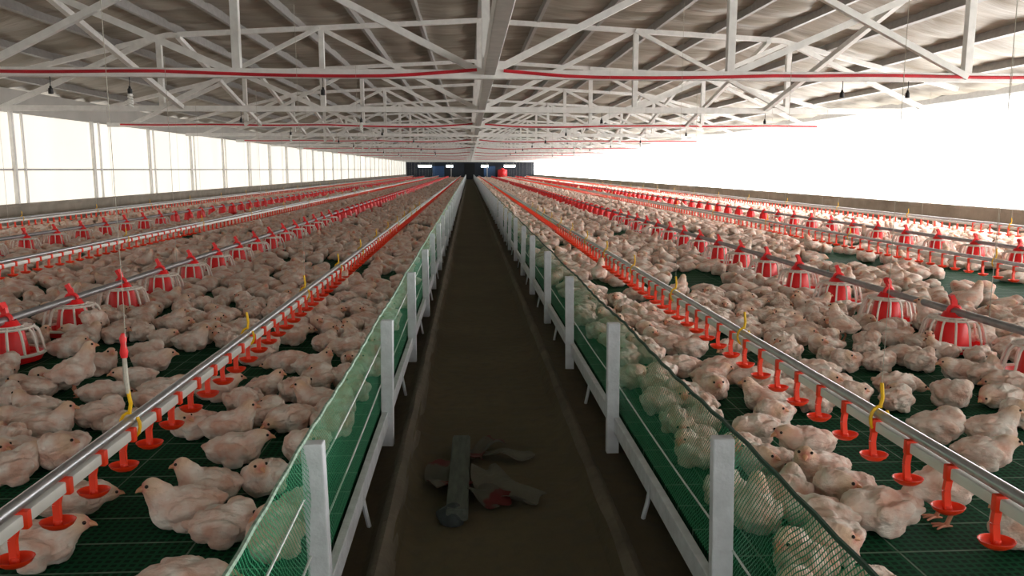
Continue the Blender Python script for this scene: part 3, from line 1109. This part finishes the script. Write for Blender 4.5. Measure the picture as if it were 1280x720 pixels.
# --- placement
PLACED = []          # x, y, heading(deg), pose, scale
GRID = {}
CELL = .2
def circles(x, y, h, s):
    c, sn = math.cos(R(h)), math.sin(R(h))
    return [(x + c * d * s, y + sn * d * s, r * s) for d, r in ((.050, .064), (-.050, .068))]
def free(cs, slack=1.0):
    for x, y, r in cs:
        gx, gy = int(x // CELL), int(y // CELL)
        for i in (-1, 0, 1):
            for j in (-1, 0, 1):
                for (a, b, q) in GRID.get((gx + i, gy + j), ()):
                    if (a - x) ** 2 + (b - y) ** 2 < ((q + r) * slack) ** 2:
                        return False
    return True
def add(x, y, h, ps, s, force=False, slack=.97):
    # keep every bird on its own side of the netting
    ext = max(abs(.165 * math.cos(R(h))), .02) if math.cos(R(h)) * (-x) > 0 else abs(.135 * math.cos(R(h)))
    ext = max(ext, .09) * s + .012
    if x < 0 and x + ext > -.445:
        x = -.445 - ext if force or slack < .8 else 9
    elif 0 < x < 3 and x - ext < .72:
        x = .72 + ext if force or slack < .8 else 9
    if x == 9:
        return False
    cs = circles(x, y, h, s)
    if not force and not free(cs, slack):
        return False
    for c in cs:
        GRID.setdefault((int(c[0] // CELL), int(c[1] // CELL)), []).append(c)
    PLACED.append((x, y, h % 360, ps, s))
    return True
def hand(px, py, h, ps, s=.92):
    """py: lowest visible point of the bird in the photograph"""
    p = on_z(px, py - 6, FLOOR)
    if not add(p.x, p.y, h, ps, s, slack=.74):
        print('REJECTED', px, py, ps, round(p.x, 2), round(p.y, 2))

# feeders occupy their ground
for (fx, fy) in FX:
    if fy < 40:
        for r_ in (.10,):
            GRID.setdefault((int(fx // CELL), int(fy // CELL)), []).append((fx, fy, .155))

for a in [
    # left pen, between drinker line and fence
    (262, 634, 185, 'alert'), (232, 664, 205, 'alert', 1.0), (332, 622, 250, 'turned_left', .9), (281, 684, 12, 'tucked', .88),
    (296, 586, 5, 'low', .95), (288, 556, 10, 'alert', .95), (243, 552, 200, 'tucked'), (228, 762, 5, 'sleeping', .95),
    (362, 470, 190, 'sprawled'), (393, 476, 20, 'turned_right'), (398, 494, 60, 'tucked'), (398, 522, 190, 'alert'), (366, 545, 215, 'sleeping'),
    (408, 446, 70, 'low'), (421, 432, 200, 'tucked'), (412, 412, 160, 'alert'), (438, 402, 40, 'sprawled'), (440, 424, 250, 'low'),
    (368, 430, 10, 'sleeping'), (330, 452, 350, 'tucked'), (318, 462, 200, 'low'), (376, 404, 180, 'low'),
    (346, 700, 80, 'tucked', .95), (318, 712, 200, 'low', .95),
    # left, between drinker line and feeder line
    (78, 588, 255, 'tucked', 1.0), (127, 540, 30, 'tucked'), (130, 512, 5, 'sleeping'), (62, 556, 10, 'alert'), (36, 548, 190, 'low'),
    (12, 575, 95, 'sleeping'), (22, 590, 200, 'tucked'), (10, 520, 100, 'low'), (96, 502, 25, 'standing', .95), (66, 496, 190, 'tucked'), (44, 506, 170, 'low'),
    (125, 474, 10, 'turned_right'), (84, 452, 5, 'low'), (192, 470, 0, 'low'), (184, 458, 350, 'tucked'), (205, 440, 330, 'low'), (214, 420, 20, 'alert'),
    (232, 410, 60, 'sprawled'), (280, 410, 5, 'sleeping'), (318, 400, 40, 'tucked'), (282, 432, 180, 'tucked'), (272, 506, 20, 'low'),
    (120, 428, 80, 'pecking'), (104, 434, 200, 'low'), (160, 426, 0, 'sleeping'), (205, 508, 10, 'low'), (232, 500, 60, 'tucked'),
    (92, 652, 20, 'sleeping'), (50, 712, 10, 'low', 1.0), (196, 520, 350, 'tucked'), (305, 425, 10, 'sleeping'), (14, 610, 60, 'low'),
    # right pen, between fence and drinker line
    (1098, 668, 183, 'sleeping', 1.05), (1050, 640, 200, 'tucked', 1.0), (1022, 612, 188, 'turned_left', .95), (1006, 578, 185, 'low', .98),
    (966, 540, 210, 'tucked'), (955, 520, 170, 'alert'), (944, 558, 200, 'sleeping'), (888, 505, 265, 'low', 1.0), (850, 476, 185, 'sleeping'), (838, 448, 170, 'sprawled'),
    (866, 452, 10, 'tucked'), (902, 478, 350, 'low'), (918, 452, 200, 'sleeping'), (942, 492, 175, 'sprawled'), (978, 508, 170, 'sleeping'), (812, 430, 190, 'tucked'),
    (1178, 660, 175, 'pecking', .95), (1278, 690, 190, 'alert', 1.0), (1020, 672, 150, 'sleeping'), (1040, 706, 215, 'tucked'), (985, 642, 60, 'low'), (955, 602, 200, 'tucked'),
    (925, 585, 240, 'low'), (880, 545, 80, 'sleeping'), (850, 512, 200, 'tucked'),
    # right pen beyond the drinker line
    (1228, 590, 350, 'low'), (1172, 556, 350, 'tucked', .95), (1238, 560, 355, 'alert'), (1187, 514, 262, 'tucked', 1.0), (1250, 516, 190, 'sleeping'),
    (1200, 482, 175, 'low'), (1232, 488, 20, 'turned_left'), (1270, 488, 200, 'sleeping'), (1120, 500, 10, 'sprawled'), (1084, 498, 180, 'low'), (1056, 470, 200, 'tucked'),
    (1098, 470, 20, 'sleeping'), (1030, 450, 170, 'tucked'), (1082, 444, 262, 'tucked'), (1120, 440, 10, 'low'), (1020, 482, 160, 'sleeping'), (1010, 430, 95, 'sleeping'),
    (984, 412, 190, 'low'), (1150, 470, 30, 'low'), (1262, 450, 10, 'alert'), (1128, 462, 350, 'sleeping'), (1270, 585, 10, 'low'), (1165, 440, 60, 'tucked'), (1276, 540, 180, 'tucked'),
]:
    hand(*a)

def vnoise(x, y, seed=0):
    def hsh(i, j):
        return (math.sin(i * 127.1 + j * 311.7 + seed * 74.7) * 43758.5453) % 1
    i, j = math.floor(x), math.floor(y)
    fx, fy = x - i, y - j
    fx, fy = fx * fx * (3 - 2 * fx), fy * fy * (3 - 2 * fy)
    return (hsh(i, j) * (1 - fx) + hsh(i + 1, j) * fx) * (1 - fy) + (hsh(i, j + 1) * (1 - fx) + hsh(i + 1, j + 1) * fx) * fy

names = ['alert', 'turned_left', 'turned_right', 'sleeping', 'tucked', 'sprawled', 'low', 'standing', 'pecking']
wts = [.07, .06, .06, .24, .27, .12, .15, .02, .01]
def fill(y0, y1, dens, gap):
    area = (y1 - y0) * ((-.47 - XL) + (XR - .74))
    for _ in range(int(area * dens)):
        y = random.uniform(y0, y1)
        x = random.uniform(XL + .15, XR - .15 - (.74 + .47))
        if x > -.50:
            x += .74 + .50
        if abs(x) > 8.8:
            continue
        g = vnoise(x * 1.35 + 7, y * 1.1, 3) * .7 + vnoise(x * 3.1, y * 2.6, 5) * .3
        if g < gap:
            continue
        # the bare foreground of both pens
        if y < 3.35 and -1.7 < x < -.62:
            continue
        if y < 3.0 and x < 0 and x < -.62:
            continue
        if y < 3.5 and x > 1.02:
            continue
        if -4.2 < x < -1.0 and y < 4.2 and random.random() < .8:
            continue
        add(x, y, random.choice((0, 180, 180, 0, 90, 270)) + random.gauss(0, 38), random.choices(names, wts)[0], random.uniform(.82, .98))
for _ in range(260):                 # birds lying along the netting
    y = random.uniform(1.0, 6.5)
    x = random.choice((random.uniform(.82, 1.05), random.uniform(.82, 1.05), random.uniform(-.66, -.54)))
    add(x, y, random.choice((90, 270)) + random.gauss(0, 22), random.choices(names, wts)[0], random.uniform(.84, .96))
fill(.9, 3.6, 80, .10)
fill(3.6, 5.5, 90, .34)
fill(5.5, 9, 120, .32)
fill(9, 16, 110, .29)
fill(16, 36, 40, .18)
fill(36, Y1 - 5, 11, .05)

# --- the birds seen largest become things of their own, the rest is one flock
cand = []
rest = []
for c in PLACED:
    q = to_px((c[0], c[1], FLOOR + .08))
    if q and -25 < q[0] < 1305 and -10 < q[1] < 745 and c[1] < 12:
        cand.append(c)
    else:
        rest.append(c)
cand.sort(key=lambda c: c[0] ** 2 + c[1] ** 2)
rest += cand[300:]
cand = cand[:300]
LOOK = {'alert': 'sitting head-up', 'turned_left': 'sitting head-turned', 'turned_right': 'sitting head-turned', 'sleeping': 'sleeping head-down', 'tucked': 'curled-up head-tucked',
        'sprawled': 'sprawled flat', 'low': 'crouching', 'standing': 'standing', 'pecking': 'standing pecking'}
def zone(x):
    s = 'left' if x < 0 else 'right'
    lim = (-1.07, -2.7, -4.0, -5.9) if x < 0 else (1.325, 3.0, 4.6, 6.15)
    d = abs(x)
    if d < abs(lim[0]) - .22:
        return 'beside the %s net fence' % s
    if d < abs(lim[0]) + .2:
        return 'under the inner %s drinker line' % s
    if d < abs(lim[1]) - .3:
        return 'between %s drinker and feeder lines' % s
    if d < abs(lim[1]) + .3:
        return 'around the inner %s feeder line' % s
    return 'beyond the inner %s feeder line' % s
def facing(x, y, h):
    va = math.degrees(math.atan2(y, x))            # direction from camera to bird
    r = (h - (va - 90)) % 360                      # 90 = away, 0 = right
    return ['right', 'away', 'left', 'the camera'][int(((r + 45) % 360) // 90)]
cells = {}
for c in cand:
    key = (LOOK[c[3]], facing(c[0], c[1], c[2]), zone(c[0]))
    cells.setdefault(key, []).append(c)
LABEL = {}
for key, lst in cells.items():
    lst.sort(key=lambda c: c[1])
    for i, c in enumerate(lst):
        lab = '%s white chick facing %s %s' % key
        if len(lst) > 1:
            lab += ', ' + ('nearest the camera' if i == 0 else nth(i + 1) + ' nearest')
        LABEL[id(c)] = lab
for c in cand:
    x, y, h, ps, s = c
    g = 'white chicks on the %s pen floor' % ('left' if x < 0 else 'right')
    q = NEAR[ps]
    o = link('chick', q['body'], None, (x, y, FLOOR), (0, 0, R(h)), s)
    tag(o, LABEL[id(c)], 'chick', g)
    if y < 7.0:
        link('beak', q['beak'], o)
        for e in q['eyes']:
            link('eye', e, o)
    if q['legs']:
        for l in LEGS:
            link('leg', l, o)

def merge(name, items):
    V, T, F, LT = [], [], [], []
    voff = 0
    cache = {}
    for x, y, h, ps, s, lod in items:
        if (ps, lod) not in cache:
            me = (MIDL if lod == 1 else FARL)[ps]
            nv, nf, nl = len(me.vertices), len(me.polygons), len(me.loops)
            co = np.empty(nv * 3, np.float32); me.vertices.foreach_get('co', co)
            tn = np.empty(nv * 4, np.float32); me.attributes['tint'].data.foreach_get('color', tn)
            li = np.empty(nl, np.int32); me.loops.foreach_get('vertex_index', li)
            lt = np.empty(nf, np.int32); me.polygons.foreach_get('loop_total', lt)
            cache[(ps, lod)] = (co.reshape(-1, 3), tn.reshape(-1, 4), li, lt)
        co, tn, li, lt = cache[(ps, lod)]
        c, sn = math.cos(R(h)), math.sin(R(h))
        m = np.array([[c, sn, 0], [-sn, c, 0], [0, 0, 1]], np.float32) * s
        V.append(co @ m + np.array([x, y, FLOOR], np.float32))
        k = np.float32(random.uniform(.90, 1.06))
        t2 = tn.copy(); t2[:, :3] *= k
        T.append(t2); F.append(li + voff); LT.append(lt)
        voff += len(co)
    V, T, F, LT = np.concatenate(V), np.concatenate(T), np.concatenate(F), np.concatenate(LT)
    me = bpy.data.meshes.new(name)
    me.vertices.add(len(V)); me.vertices.foreach_set('co', V.ravel())
    me.loops.add(len(F)); me.loops.foreach_set('vertex_index', F)
    me.polygons.add(len(LT))
    ls = np.zeros(len(LT), np.int32); ls[1:] = np.cumsum(LT)[:-1]
    me.polygons.foreach_set('loop_start', ls)
    try:
        me.polygons.foreach_set('loop_total', LT)
    except Exception:
        pass
    me.polygons.foreach_set('use_smooth', np.ones(len(LT), bool))
    at = me.attributes.new('tint', 'FLOAT_COLOR', 'POINT'); at.data.foreach_set('color', T.ravel())
    me.update(calc_edges=True)
    me.validate()
    me.materials.append(M['chick'])
    return link(name, me)
items = [(x, y, h, ps, s, 1 if y < 14 else 2) for x, y, h, ps, s in rest]
fl = merge('distant_flock', items)
tag(fl, 'dense distant flock of white chicks covering both pens to the far end', 'flock', None, 'stuff')
print('CHICKS', len(PLACED), len(cand), len(rest), 'flock verts', len(fl.data.vertices), 'near verts', {k: len(v['body'].vertices) for k, v in NEAR.items()},
      'last near', max(c[1] for c in cand))
